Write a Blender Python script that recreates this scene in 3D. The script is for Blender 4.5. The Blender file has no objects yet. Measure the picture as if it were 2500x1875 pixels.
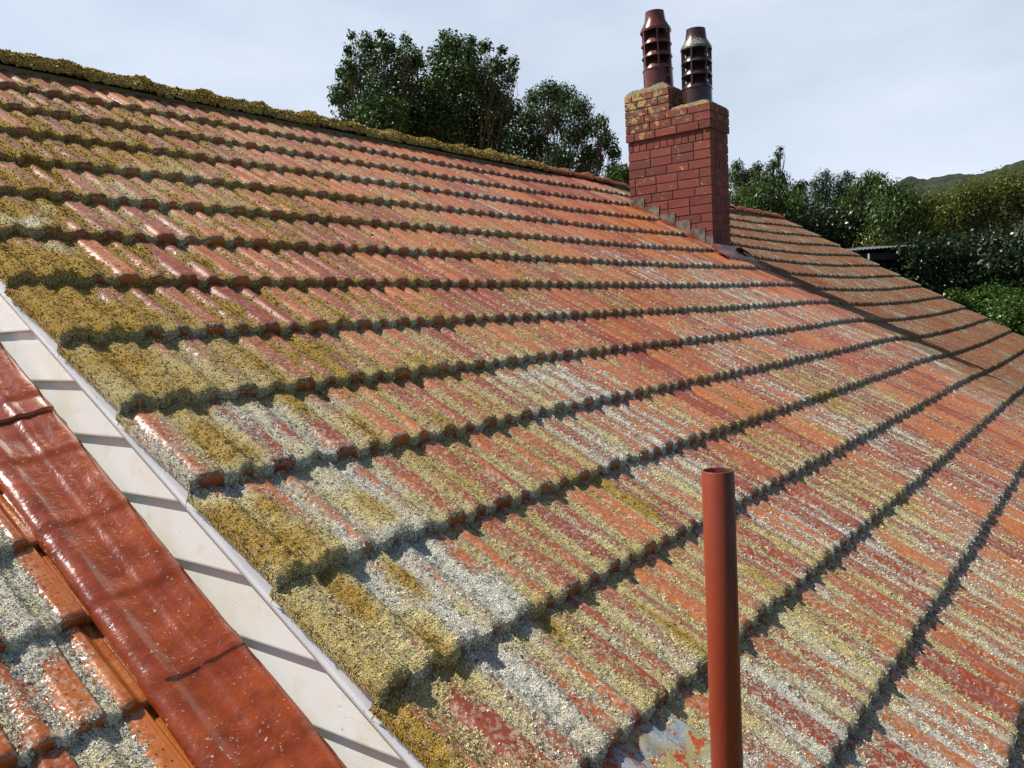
import bpy, math, random
import numpy as np
from math import radians, sin, cos, pi
from mathutils import Matrix, Vector

# ------------------------------------------------------------------ camera, world, sun
G = 0.34                       # one tile course, metres
Z0 = 5.0                       # eye height above the ground
F_PX, YAW, PITCH, ROLL, SLOPE, HPL, V0 = 1996.434, 0.6539860, -0.0769437, -0.0505534, 0.5456760, 3.5106202, 13.7962137
scene = bpy.context.scene
fw = np.array([cos(PITCH)*cos(YAW), cos(PITCH)*sin(YAW), sin(PITCH)])
r0 = np.array([sin(YAW), -cos(YAW), 0.0]); u0 = np.cross(r0, fw)
CR = cos(ROLL)*r0 + sin(ROLL)*u0; CU = -sin(ROLL)*r0 + cos(ROLL)*u0
cam_d = bpy.data.cameras.new("camera"); cam = bpy.data.objects.new("camera", cam_d)
scene.collection.objects.link(cam); scene.camera = cam
cam_d.sensor_width = 36; cam_d.lens = F_PX/2500*36; cam_d.clip_start = 0.05; cam_d.clip_end = 5000
M = Matrix.Identity(4)
for i in range(3):
    M[i][0] = CR[i]; M[i][1] = CU[i]; M[i][2] = -fw[i]
M[2][3] = Z0
cam.matrix_world = M
scene.render.resolution_x = 1024; scene.render.resolution_y = 768

SUN_EL, SUN_AZ = radians(53), radians(119)      # azimuth from +X, counter-clockwise
SV = Vector((cos(SUN_EL)*cos(SUN_AZ), cos(SUN_EL)*sin(SUN_AZ), sin(SUN_EL)))
sun_d = bpy.data.lights.new("sun", 'SUN'); sun_d.energy = 5.0; sun_d.angle = radians(0.55); sun_d.color = (1.0, 0.95, 0.87)
sun = bpy.data.objects.new("sun", sun_d); scene.collection.objects.link(sun)
sun.rotation_euler = SV.to_track_quat('Z', 'Y').to_euler(); sun.location = (0, 0, 30)

world = bpy.data.worlds.new("World"); scene.world = world; world.use_nodes = True
wt = world.node_tree; wt.nodes.clear()
wo = wt.nodes.new('ShaderNodeOutputWorld'); bg = wt.nodes.new('ShaderNodeBackground')
sky = wt.nodes.new('ShaderNodeTexSky'); sky.sky_type = 'NISHITA'; sky.sun_disc = False
sky.sun_elevation = SUN_EL; sky.sun_rotation = pi/2 - SUN_AZ; sky.air_density = 1.0; sky.dust_density = 1.2; sky.ozone_density = 1.0
bg.inputs[1].default_value = 0.075
tc = wt.nodes.new('ShaderNodeTexCoord'); mp = wt.nodes.new('ShaderNodeMapping'); mp.inputs['Scale'].default_value = (1.1, 1.1, 3.4)
cn = wt.nodes.new('ShaderNodeTexNoise'); cn.inputs['Scale'].default_value = 1.7; cn.inputs['Detail'].default_value = 7; cn.inputs['Roughness'].default_value = 0.55
cr = wt.nodes.new('ShaderNodeMapRange'); cr.inputs[1].default_value = 0.34; cr.inputs[2].default_value = 0.68; cr.inputs[3].default_value = 0.62; cr.inputs[4].default_value = 1.0
cm = wt.nodes.new('ShaderNodeMixRGB'); cm.inputs[2].default_value = (8.7, 9.7, 11.3, 1)
wt.links.new(tc.outputs['Generated'], mp.inputs[0]); wt.links.new(mp.outputs[0], cn.inputs[0]); wt.links.new(cn.outputs[0], cr.inputs[0])
sxz = wt.nodes.new('ShaderNodeSeparateXYZ'); wt.links.new(tc.outputs['Generated'], sxz.inputs[0])
ez = wt.nodes.new('ShaderNodeMapRange'); ez.inputs[1].default_value = 0.36; ez.inputs[2].default_value = 0.62; ez.inputs[3].default_value = 1.0; ez.inputs[4].default_value = 0.10
wt.links.new(sxz.outputs[2], ez.inputs[0]); em = wt.nodes.new('ShaderNodeMath'); em.operation = 'MULTIPLY'
dp = wt.nodes.new('ShaderNodeVectorMath'); dp.operation = 'DOT_PRODUCT'; dp.inputs[1].default_value = (cos(radians(48)), sin(radians(48)), 0); wt.links.new(tc.outputs['Generated'], dp.inputs[0])
dr = wt.nodes.new('ShaderNodeMapRange'); dr.interpolation_type = 'SMOOTHSTEP'; dr.inputs[1].default_value = .10; dr.inputs[2].default_value = .72; wt.links.new(dp.outputs['Value'], dr.inputs[0])
em0 = wt.nodes.new('ShaderNodeMath'); em0.operation = 'MULTIPLY'; wt.links.new(cr.outputs[0], em0.inputs[0]); wt.links.new(dr.outputs[0], em0.inputs[1]); wt.links.new(em0.outputs[0], em.inputs[0]); wt.links.new(ez.outputs[0], em.inputs[1])
wt.links.new(em.outputs[0], cm.inputs[0]); wt.links.new(sky.outputs[0], cm.inputs[1]); wt.links.new(cm.outputs[0], bg.inputs[0]); wt.links.new(bg.outputs[0], wo.inputs[0])
scene.view_settings.view_transform = 'Standard'; scene.view_settings.look = 'None'; scene.view_settings.exposure = 0.30; scene.view_settings.gamma = 1
try:
    scene.cycles.max_bounces = 6; scene.cycles.transparent_max_bounces = 6
except Exception: pass

# ------------------------------------------------------------------ helpers
rng = np.random.default_rng(7)
VD = np.array([0, cos(SLOPE), sin(SLOPE)]); ND = np.array([0, -sin(SLOPE), cos(SLOPE)])
def W3(u, v, dn):
    """roof coordinates (courses along, courses up from lip zero, courses above plane) -> world metres"""
    u = np.asarray(u, float); v = np.asarray(v, float); dn = np.asarray(dn, float)
    u, v, dn = np.broadcast_arrays(u, v, dn)
    p = u[..., None]*np.array([1., 0, 0]) + (v+V0)[..., None]*VD + (dn-HPL)[..., None]*ND
    return p*G + np.array([0, 0, Z0])
def ray(px, py):
    return (px-1250)/F_PX*CR - (py-937.5)/F_PX*CU + fw
def at(px, py, dist):
    d = ray(px, py); d = d/np.linalg.norm(d)
    return d*dist + np.array([0, 0, Z0])
def g2w(p):
    return np.asarray(p, float)*G + np.array([0, 0, Z0])
def hsh(ix, iy, iz=0, seed=0):
    ix = np.asarray(ix).astype(np.int64); iy = np.asarray(iy).astype(np.int64); iz = np.asarray(iz).astype(np.int64)
    h = (ix*374761393 + iy*668265263 + iz*2147483647 + seed*974634777) & 0xFFFFFFFF
    h = ((h ^ (h >> 13))*1274126177) & 0xFFFFFFFF
    h = ((h ^ (h >> 16))*2246822519) & 0xFFFFFFFF
    return ((h ^ (h >> 15)) & 0xFFFFFF)/float(0xFFFFFF)
def vn(x, y, seed=0):
    x = np.asarray(x, float); y = np.asarray(y, float)
    xi = np.floor(x); yi = np.floor(y); fx = x-xi; fy = y-yi
    fx = fx*fx*(3-2*fx); fy = fy*fy*(3-2*fy)
    a = hsh(xi, yi, 0, seed); b = hsh(xi+1, yi, 0, seed); c = hsh(xi, yi+1, 0, seed); d = hsh(xi+1, yi+1, 0, seed)
    return (a*(1-fx)+b*fx)*(1-fy) + (c*(1-fx)+d*fx)*fy
def fbm(x, y, o=3, seed=0):
    s = 0; a = 0.5; t = 0
    for i in range(o):
        s = s + a*vn(x*2**i, y*2**i, seed+i*17); t += a; a *= .55
    return s/t
def ss(a, b, x):
    t = np.clip((x-a)/(b-a), 0, 1); return t*t*(3-2*t)

def mesh_np(name, verts, faces, mat=None, parent=None, attrs=None, uv=None, smooth=False, mats=None, midx=None, base=None):
    """verts (n,3), faces (m,3|4)"""
    verts = np.asarray(verts, np.float64)
    if base is None and parent is not None: base = np.array(parent['_b'])
    if base is not None: verts = verts - base
    faces = np.asarray(faces, np.int32); k = faces.shape[1]; m = len(faces)
    me = bpy.data.meshes.new(name)
    me.vertices.add(len(verts)); me.vertices.foreach_set('co', verts.astype(np.float32).ravel())
    me.loops.add(m*k); me.loops.foreach_set('vertex_index', faces.ravel())
    me.polygons.add(m); me.polygons.foreach_set('loop_start', np.arange(m, dtype=np.int32)*k)
    try: me.polygons.foreach_set('loop_total', np.full(m, k, np.int32))
    except Exception: pass
    if smooth: me.polygons.foreach_set('use_smooth', np.ones(m, bool))
    if midx is not None: me.polygons.foreach_set('material_index', np.asarray(midx, np.int32))
    me.update(calc_edges=True); me.validate()
    if attrs:
        for an, av in attrs.items():
            a = me.attributes.new(an, 'FLOAT', 'POINT'); a.data.foreach_set('value', np.asarray(av, np.float32))
    if uv is not None:
        l = me.uv_layers.new(name='uv'); l.data.foreach_set('uv', np.asarray(uv, np.float32)[faces.ravel()].ravel())
    for mm in (mats or ([mat] if mat else [])): me.materials.append(mm)
    o = bpy.data.objects.new(name, me); scene.collection.objects.link(o)
    if parent is not None: o.parent = parent
    o['_b'] = (0., 0., 0.) if parent is not None and base is None else tuple(float(x) for x in (base if base is not None else (0, 0, 0)))
    return o
def thing(name, loc, label, cat, group=None):
    o = bpy.data.objects.new(name, None); scene.collection.objects.link(o); o.location = loc
    o['label'] = label; o['category'] = cat; o['_b'] = tuple(float(x) for x in loc)
    if group: o['group'] = group
    return o
def struct(o, kind='structure'): o['kind'] = kind; return o
class MB:
    def __init__(s): s.v = []; s.f = []; s.a = []; s.n = 0
    def add(s, v, f, a=0.0):
        v = np.asarray(v, float); s.v.append(v); s.f += [tuple(i+s.n for i in q) for q in f]
        s.a.append(np.full(len(v), a)); s.n += len(v)
    def box(s, lo, hi, a=0.0, jit=0, bev=0):
        x0, y0, z0 = lo; x1, y1, z1 = hi
        v = np.array([(x0,y0,z0),(x1,y0,z0),(x1,y1,z0),(x0,y1,z0),(x0,y0,z1),(x1,y0,z1),(x1,y1,z1),(x0,y1,z1)], float)
        if jit: v += rng.normal(0, jit, v.shape)
        s.add(v, [(0,3,2,1),(4,5,6,7),(0,1,5,4),(1,2,6,5),(2,3,7,6),(3,0,4,7)], a)
    def prism(s, poly, off, a=0.0):
        n = len(poly); p = np.asarray(poly, float); v = np.vstack([p, p+np.asarray(off, float)])
        s.add(v, [tuple(range(n))[::-1], tuple(range(n, 2*n))] + [(i, (i+1) % n, n+(i+1) % n, n+i) for i in range(n)], a)
    def lathe(s, prof, c, n=32, a=0.0, a0=0, a1=2*pi, closed=True):
        c = np.asarray(c, float); full = abs(a1-a0-2*pi) < 1e-6
        th = np.linspace(a0, a1, n, endpoint=not full); m = len(prof)
        v = np.array([[(c[0]+r*cos(t), c[1]+r*sin(t), c[2]+z) for (r, z) in prof] for t in th]).reshape(-1, 3)
        f = []
        for i in range(n if full else n-1):
            j = (i+1) % n
            for k in range(m-1): f.append((i*m+k, j*m+k, j*m+k+1, i*m+k+1))
        s.add(v, f, a)
    def tube(s, pts, rad, n=6, a=0.0):
        pts = [Vector(p) for p in pts]; rings = []
        for i, p in enumerate(pts):
            d = (pts[min(i+1, len(pts)-1)]-pts[max(i-1, 0)]).normalized()
            x = d.orthogonal().normalized(); y = d.cross(x)
            r = rad[i] if hasattr(rad, '__len__') else rad
            rings += [tuple(p + x*r*cos(2*pi*k/n) + y*r*sin(2*pi*k/n)) for k in range(n)]
        f = []
        for i in range(len(pts)-1):
            for k in range(n): f.append((i*n+k, i*n+(k+1) % n, (i+1)*n+(k+1) % n, (i+1)*n+k))
        s.add(rings, f, a)
    def build(s, name, mat, parent=None, smooth=False, base=None, bevel=0, autosmooth=None):
        v = np.vstack(s.v)
        if base is None and parent is not None: base = np.array(parent['_b'])
        if base is not None: v = v - base
        me = bpy.data.meshes.new(name); me.from_pydata(v.tolist(), [], s.f); me.update()
        a = me.attributes.new('rnd', 'FLOAT', 'POINT'); a.data.foreach_set('value', np.concatenate(s.a).astype(np.float32))
        if smooth: me.polygons.foreach_set('use_smooth', np.ones(len(me.polygons), bool))
        me.materials.append(mat)
        o = bpy.data.objects.new(name, me); scene.collection.objects.link(o)
        if parent is not None: o.parent = parent
        o['_b'] = tuple(float(x) for x in (base if base is not None else (0, 0, 0)))
        if bevel:
            b = o.modifiers.new('bevel', 'BEVEL'); b.width = bevel; b.segments = 2; b.limit_method = 'ANGLE'; b.angle_limit = radians(40)
        return o

# ------------------------------------------------------------------ node helper
class NT:
    def __init__(s, name):
        s.m = bpy.data.materials.new(name); s.m.use_nodes = True; s.t = s.m.node_tree; s.t.nodes.clear()
        s.out = s.t.nodes.new('ShaderNodeOutputMaterial'); s.bsdf = s.t.nodes.new('ShaderNodeBsdfPrincipled')
        s.t.links.new(s.bsdf.outputs[0], s.out.inputs[0])
    def L(s, a, b): s.t.links.new(a, b)
    def put(s, sock, v):
        if isinstance(v, bpy.types.NodeSocket): s.L(v, sock)
        elif v is not None:
            if hasattr(v, '__len__') and len(v) == 3 and sock.type == 'RGBA': v = (*v, 1)
            sock.default_value = v
    def obj(s):
        if not hasattr(s, '_tc'): s._tc = s.t.nodes.new('ShaderNodeTexCoord')
        return s._tc.outputs['Object']
    def uv(s):
        s.obj(); return s._tc.outputs['UV']
    def attr(s, n):
        a = s.t.nodes.new('ShaderNodeAttribute'); a.attribute_name = n; return a.outputs['Fac']
    def noise(s, scale, detail=3, rough=.5, vec=None, stretch=None, dist=0):
        n = s.t.nodes.new('ShaderNodeTexNoise'); n.inputs['Scale'].default_value = scale; n.inputs['Detail'].default_value = detail
        n.inputs['Roughness'].default_value = rough; n.inputs['Distortion'].default_value = dist
        v = vec or s.obj()
        if stretch:
            m = s.t.nodes.new('ShaderNodeMapping'); m.inputs['Scale'].default_value = stretch; s.L(v, m.inputs[0]); v = m.outputs[0]
        s.L(v, n.inputs[0]); return n.outputs[0]
    def math(s, op, a, b=0.0, c=None, clamp=False):
        n = s.t.nodes.new('ShaderNodeMath'); n.operation = op; n.use_clamp = clamp
        s.put(n.inputs[0], a); s.put(n.inputs[1], b)
        if c is not None: s.put(n.inputs[2], c)
        return n.outputs[0]
    def rng(s, v, a, b, c=0.0, d=1.0, smooth=False):
        n = s.t.nodes.new('ShaderNodeMapRange'); n.interpolation_type = 'SMOOTHSTEP' if smooth else 'LINEAR'
        s.put(n.inputs[0], v)
        for i, x in enumerate((a, b, c, d)): s.put(n.inputs[i+1], x)
        return n.outputs[0]
    def mix(s, f, a, b, mode='MIX'):
        n = s.t.nodes.new('ShaderNodeMixRGB'); n.blend_type = mode
        s.put(n.inputs[0], f); s.put(n.inputs[1], a); s.put(n.inputs[2], b); return n.outputs[0]
    def sep(s, v):
        n = s.t.nodes.new('ShaderNodeSeparateXYZ'); s.L(v, n.inputs[0]); return n.outputs
    def bump(s, h, strength=.5, dist=.01, prev=None):
        n = s.t.nodes.new('ShaderNodeBump'); n.inputs['Strength'].default_value = strength; n.inputs['Distance'].default_value = dist
        s.L(h, n.inputs['Height'])
        if prev: s.L(prev, n.inputs['Normal'])
        return n.outputs[0]
    def fin(s, color=None, rough=.6, normal=None, metal=0, spec=None, coat=None):
        s.put(s.bsdf.inputs['Base Color'], color); s.put(s.bsdf.inputs['Roughness'], rough); s.put(s.bsdf.inputs['Metallic'], metal)
        if normal: s.L(normal, s.bsdf.inputs['Normal'])
        if spec is not None: s.put(s.bsdf.inputs['Specular IOR Level'], spec)
        if coat is not None:
            s.put(s.bsdf.inputs['Coat Weight'], coat[0]); s.put(s.bsdf.inputs['Coat Roughness'], coat[1])
        return s.m

# ------------------------------------------------------------------ tile material
def lichen_color(n, yel, fine, mid):
    pale = n.mix(n.rng(mid, .35, .65), (0.56, 0.56, 0.51), (0.74, 0.71, 0.58))
    ylw = n.mix(n.rng(fine, .35, .7), (0.54, 0.44, 0.17), (0.70, 0.62, 0.34))
    och = n.mix(n.rng(fine, .35, .65), (0.27, 0.155, 0.024), (0.58, 0.39, 0.085))
    a = n.mix(n.rng(yel, .22, .48), pale, ylw)
    return n.mix(n.rng(yel, .52, .80), a, och)
def tile_material(name, gloss):
    n = NT(name)
    cov, yel, tint, old = n.attr('cov'), n.attr('yel'), n.attr('tint'), n.attr('old')
    uvx = n.sep(n.uv())
    low = n.noise(9, 3); mid = n.noise(60, 4, .6); fine = n.noise(330, 3, .65); dots = n.noise(120, 5, .72)
    red = n.mix(n.rng(n.math('ADD', tint, n.math('MULTIPLY', n.math('SUBTRACT', low, .5), .9)), .25, .75), (0.25, 0.042, 0.010), (0.45, 0.125, 0.018))
    red = n.mix(n.math('MULTIPLY', n.rng(mid, .52, .75), .45), red, (0.22, 0.04, 0.022))
    # weathered, dusted film on the old section
    red = n.mix(n.math('MULTIPLY', old, .78), red, n.mix(n.rng(dots, .4, .6), (0.075, 0.040, 0.022), (0.24, 0.10, 0.045)))
    # pairs of drain dimples along the flat roll
    fx = n.math('FRACT', uvx[0]); fy = n.math('FRACT', n.math('MULTIPLY', uvx[1], 8.0))
    def hole(cx, oy):
        dx = n.math('MULTIPLY', n.math('SUBTRACT', fx, cx), 0.207)
        dy = n.math('MULTIPLY', n.math('SUBTRACT', fy, oy), 0.34/8)
        return n.math('LESS_THAN', n.math('ADD', n.math('MULTIPLY', dx, dx), n.math('MULTIPLY', dy, dy)), 0.0030**2)
    holes = n.math('MAXIMUM', hole(.18, .5), hole(.28, .62))
    red = n.mix(n.math('MULTIPLY', holes, .9), red, (0.03, 0.012, 0.008))
    # lichen coverage = smooth field + fine ragged noise
    c = n.math('ADD', cov, n.math('MULTIPLY', n.math('SUBTRACT', dots, .5), 1.9))
    mask = n.rng(c, .50, .56)
    yy = n.math('ADD', yel, n.math('MULTIPLY', n.math('SUBTRACT', mid, .5), .55))
    lc = lichen_color(n, yy, fine, mid)
    lc = n.mix(n.math('MULTIPLY', old, .66), lc, n.mix(n.rng(mid, .4, .6), (0.10, 0.08, 0.04), (0.42, 0.38, 0.24)))
    # lichen greyer and darker on the tile noses and in the lap
    greyed = n.attr('greyed')
    lc = n.mix(n.math('MULTIPLY', greyed, .75), lc, n.mix(fine, (0.10, 0.10, 0.075), (0.30, 0.31, 0.27)))
    col = n.mix(mask, red, lc)
    crust = n.rng(n.noise(75, 5, .72), .50, .58)                      # thin whitish film
    col = n.mix(n.math('MULTIPLY', n.math('MULTIPLY', crust, n.rng(cov, .05, .34)), .60), col, (0.58, 0.44, 0.31))
    h = n.math('MULTIPLY', mask, n.math('ADD', .35, n.math('MULTIPLY', fine, 1.3)))
    b = n.bump(h, 1.0, .006)
    b = n.bump(n.math('ADD', mid, n.math('MULTIPLY', fine, .25)), .25, .004, b)
    rr = n.mix(mask, n.math('ADD', gloss, n.math('MULTIPLY', old, .5)), (.95, .95, .95))
    sp = n.mix(n.math('MAXIMUM', mask, n.math('MULTIPLY', old, .9)), (.85, .85, .85), (.08, .08, .08))
    return n.fin(col, rr, b, spec=n.sep(sp)[0])
M_TILE = tile_material('glazed_terracotta', .42)
M_TILEG = tile_material('wet_terracotta', .2)
def ridge_material():
    n = NT('mossy_ridge'); fine = n.noise(260, 4, .65); mid = n.noise(40, 4, .6); cov = n.attr('cov')
    red = n.mix(mid, (0.22, 0.06, 0.035), (0.36, 0.15, 0.09))
    mask = n.rng(n.math('ADD', cov, n.math('MULTIPLY', n.math('SUBTRACT', mid, .5), 1.2)), .48, .56)
    lc = n.mix(n.rng(fine, .35, .68), (0.045, 0.034, 0.010), (0.33, 0.25, 0.07))
    lc = n.mix(n.rng(n.noise(24, 3), .56, .68), lc, n.mix(fine, (.18, .17, .13), (.45, .43, .34)))
    return n.fin(n.mix(mask, red, lc), .9, n.bump(n.math('ADD', fine, mid), .9, .012), spec=.1)
M_RIDGE = ridge_material()
def leafm(name, a, b, c, rough=.45, trans=.35):
    n = NT(name); r = n.attr('rnd')
    col = n.mix(n.rng(r, 0, .6), a, b); col = n.mix(n.rng(r, .75, 1.0), col, c)
    n.fin(col, rough, spec=.45)
    tr = n.t.nodes.new('ShaderNodeBsdfTranslucent'); n.put(tr.inputs[0], n.mix(.5, col, n.mix(1.0, col, (1.2, 1.5, .4), 'MULTIPLY')))
    mx = n.t.nodes.new('ShaderNodeMixShader'); mx.inputs[0].default_value = trans
    n.L(n.bsdf.outputs[0], mx.inputs[1]); n.L(tr.outputs[0], mx.inputs[2]); n.L(mx.outputs[0], n.out.inputs[0])
    return n.m
def barkm():
    n = NT('bark'); k = n.noise(30, 4); return n.fin(n.mix(k, (0.035, 0.028, 0.02), (0.13, 0.11, 0.09)), .9, n.bump(k, .6, .01))
M_BARK = barkm()

# ------------------------------------------------------------------ roof surface fields
DU = np.array([-10, 3, 10, 17, 19.5, 21.3, 22.4, 23.2, 24.4, 26, 28.5, 31, 34, 36.5, 39, 42])
DD = np.array([0, 0, 0, 0, .03, .06, .055, .03, -.02, -.075, -.105, -.11, -.085, -.01, .05, .07])
def dip(u): 
    return np.interp(u, DU, DD)
TW = 0.61
def profile(x):
    """cross-section of one interlocking tile over its width, metres"""
    x = np.mod(x, 1.0)
    a = 0.0005 + 0.0165*ss(.01, .17, x)*(1-ss(.405, .445, x))
    a += .0022*np.exp(-((x-.335)/.012)**2) + .0026*np.exp(-((x-.385)/.014)**2)
    b = 0.0165*ss(.56, .72, x)*(1-ss(.76, .90, x))
    g = -.004*np.exp(-((x-.452)/.012)**2)
    return a + b + g
# hand-placed thick growth, picture pixels of the near tiles -> roof coordinates: (px, py, radius u, radius v, amount, yellow)
BLOBS = [(690,1350,.34,.30,.9,.85),(560,1290,.22,.3,.8,.8),(760,1400,.2,.2,.7,.7),(500,1080,.22,.3,.75,.85),(560,1130,.3,.2,.7,.75),(300,900,.3,.35,.9,.85),(400,960,.3,.2,.8,.75),
 (440,950,.25,.16,.8,.7),(200,780,.3,.4,.95,.9),(260,800,.3,.25,.9,.85),(330,790,.3,.2,.8,.8),(100,680,.35,.3,.9,.75),(170,660,.3,.2,.8,.7),(140,610,.3,.2,.4,.35),(340,620,.14,.25,.8,.9),
 (470,640,.14,.25,.8,.9),(560,760,.16,.25,.8,.9),(860,1480,.10,.3,.8,.9),(980,1430,.09,.25,.8,.9),(650,1250,.1,.2,.6,.8),(1330,1530,.10,.3,.7,.8),(1640,1560,.10,.45,.85,.95),(1560,1250,.10,.25,.75,.95),
 (1480,1190,.1,.15,.6,.8),(760,1140,.2,.3,.5,.35),(620,1030,.2,.3,.6,.3),(1030,1350,.15,.3,.6,.15),(1200,1480,.2,.35,.6,.15),(1290,1700,.13,.45,.75,.12),(1120,1560,.12,.3,.6,.15),(960,1620,.15,.3,.5,.5),
 (1060,1610,.1,.3,.6,.8),(1010,1800,.12,.3,.6,.9),(1380,1800,.12,.4,.5,.3),(1850,1430,.1,.3,.6,.75),(1990,1560,.12,.5,.6,.5),(1900,1700,.1,.5,.5,.2),(2100,1640,.1,.5,.5,.55),(890,1070,.1,.3,.7,.85),
 (720,1000,.1,.3,.75,.9),(750,860,.1,.25,.8,.9),(620,900,.1,.3,.8,.9),(1060,1040,.1,.25,.5,.8),(820,780,.1,.25,.7,.85),(60,560,.3,.2,.6,.2),(110,520,.2,.25,.6,.55),(900,1260,.14,.25,.6,.7),(40,640,.3,.3,.7,.85)]
BUV = []
for (px, py, ru, rv, am, ye) in BLOBS:
    d = ray(px, py); t = -HPL/(d @ ND); BUV.append((t*d[0], t*(d @ VD)-V0, ru, rv, am, ye))
def fields(u, v, x, t, nose, seedrow, trn, kind):
    """lichen cover, yellowness, greying for roof points. nose: 1 on the front face."""
    trough = 1-np.clip(profile(x)/.0165, 0, 1)
    um = u*G; vm = v*G
    lowf = fbm(um*1.1+3, vm*.9, 3, 11); blot = fbm(um*19, vm*8, 3, 21); fin = fbm(um*60, vm*45, 2, 31)
    left = 1-ss(4, 15, u + (v+7)*.4)
    c = .150 + .36*trough + .38*(blot-.5)*2*.8 + .26*(lowf-.5)*2 + .18*(trn-.5) + .16*left
    c += .12*(1-ss(.0, .12, t)) + .10*ss(.80, 1.0, t)
    c += nose*(-.02 + .30*trough - .26*(1-trough))
    y = .37 + .5*(fbm(um*2.3+9, vm*1.9, 3, 41)-.5)*2 + .24*(blot-.55)*2 + .26*left*(v > -9.2) + .10*(trough-.5)
    y = y + .12*(v > -7.5)*(1-ss(10, 16, u)) - .20*ss(9, 17, u)*(v > -9)
    if kind == 'main':
        for (bu, bv, ru, rv, am, ye) in BUV:
            w = np.exp(-((u-bu)/ru)**2*1.2-((v-bv)/rv)**2*1.2)*(.75+.5*fin)
            c = c + am*.75*w; y = y*(1-np.clip(w*1.2, 0, 1)) + ye*np.clip(w*1.2, 0, 1)
    if kind == 'main': c = c + .07*ss(6, 16, u) + .06*(v > -8)*(1-ss(6, 14, u)); y = y + .10*(v > -8)*(1-ss(8, 16, u))
    if kind == 'far': c = c + .10 + .5*(blot-.5)
    if kind == 'lower':
        c = c - .16 + .5*(lowf-.5); y = y*.55 + .02
        c = c + .5*np.exp(-((u-2.0)/.25)**2)*blot
    greyed = np.clip(nose*.8 + .8*ss(.86, 1.0, t), 0, 1)*ss(.2, .7, fbm(um*9, vm*9, 2, 51)+.2)
    y = y - .22*nose
    return np.clip(c, 0, 1.2), np.clip(y, 0, 1), greyed

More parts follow.
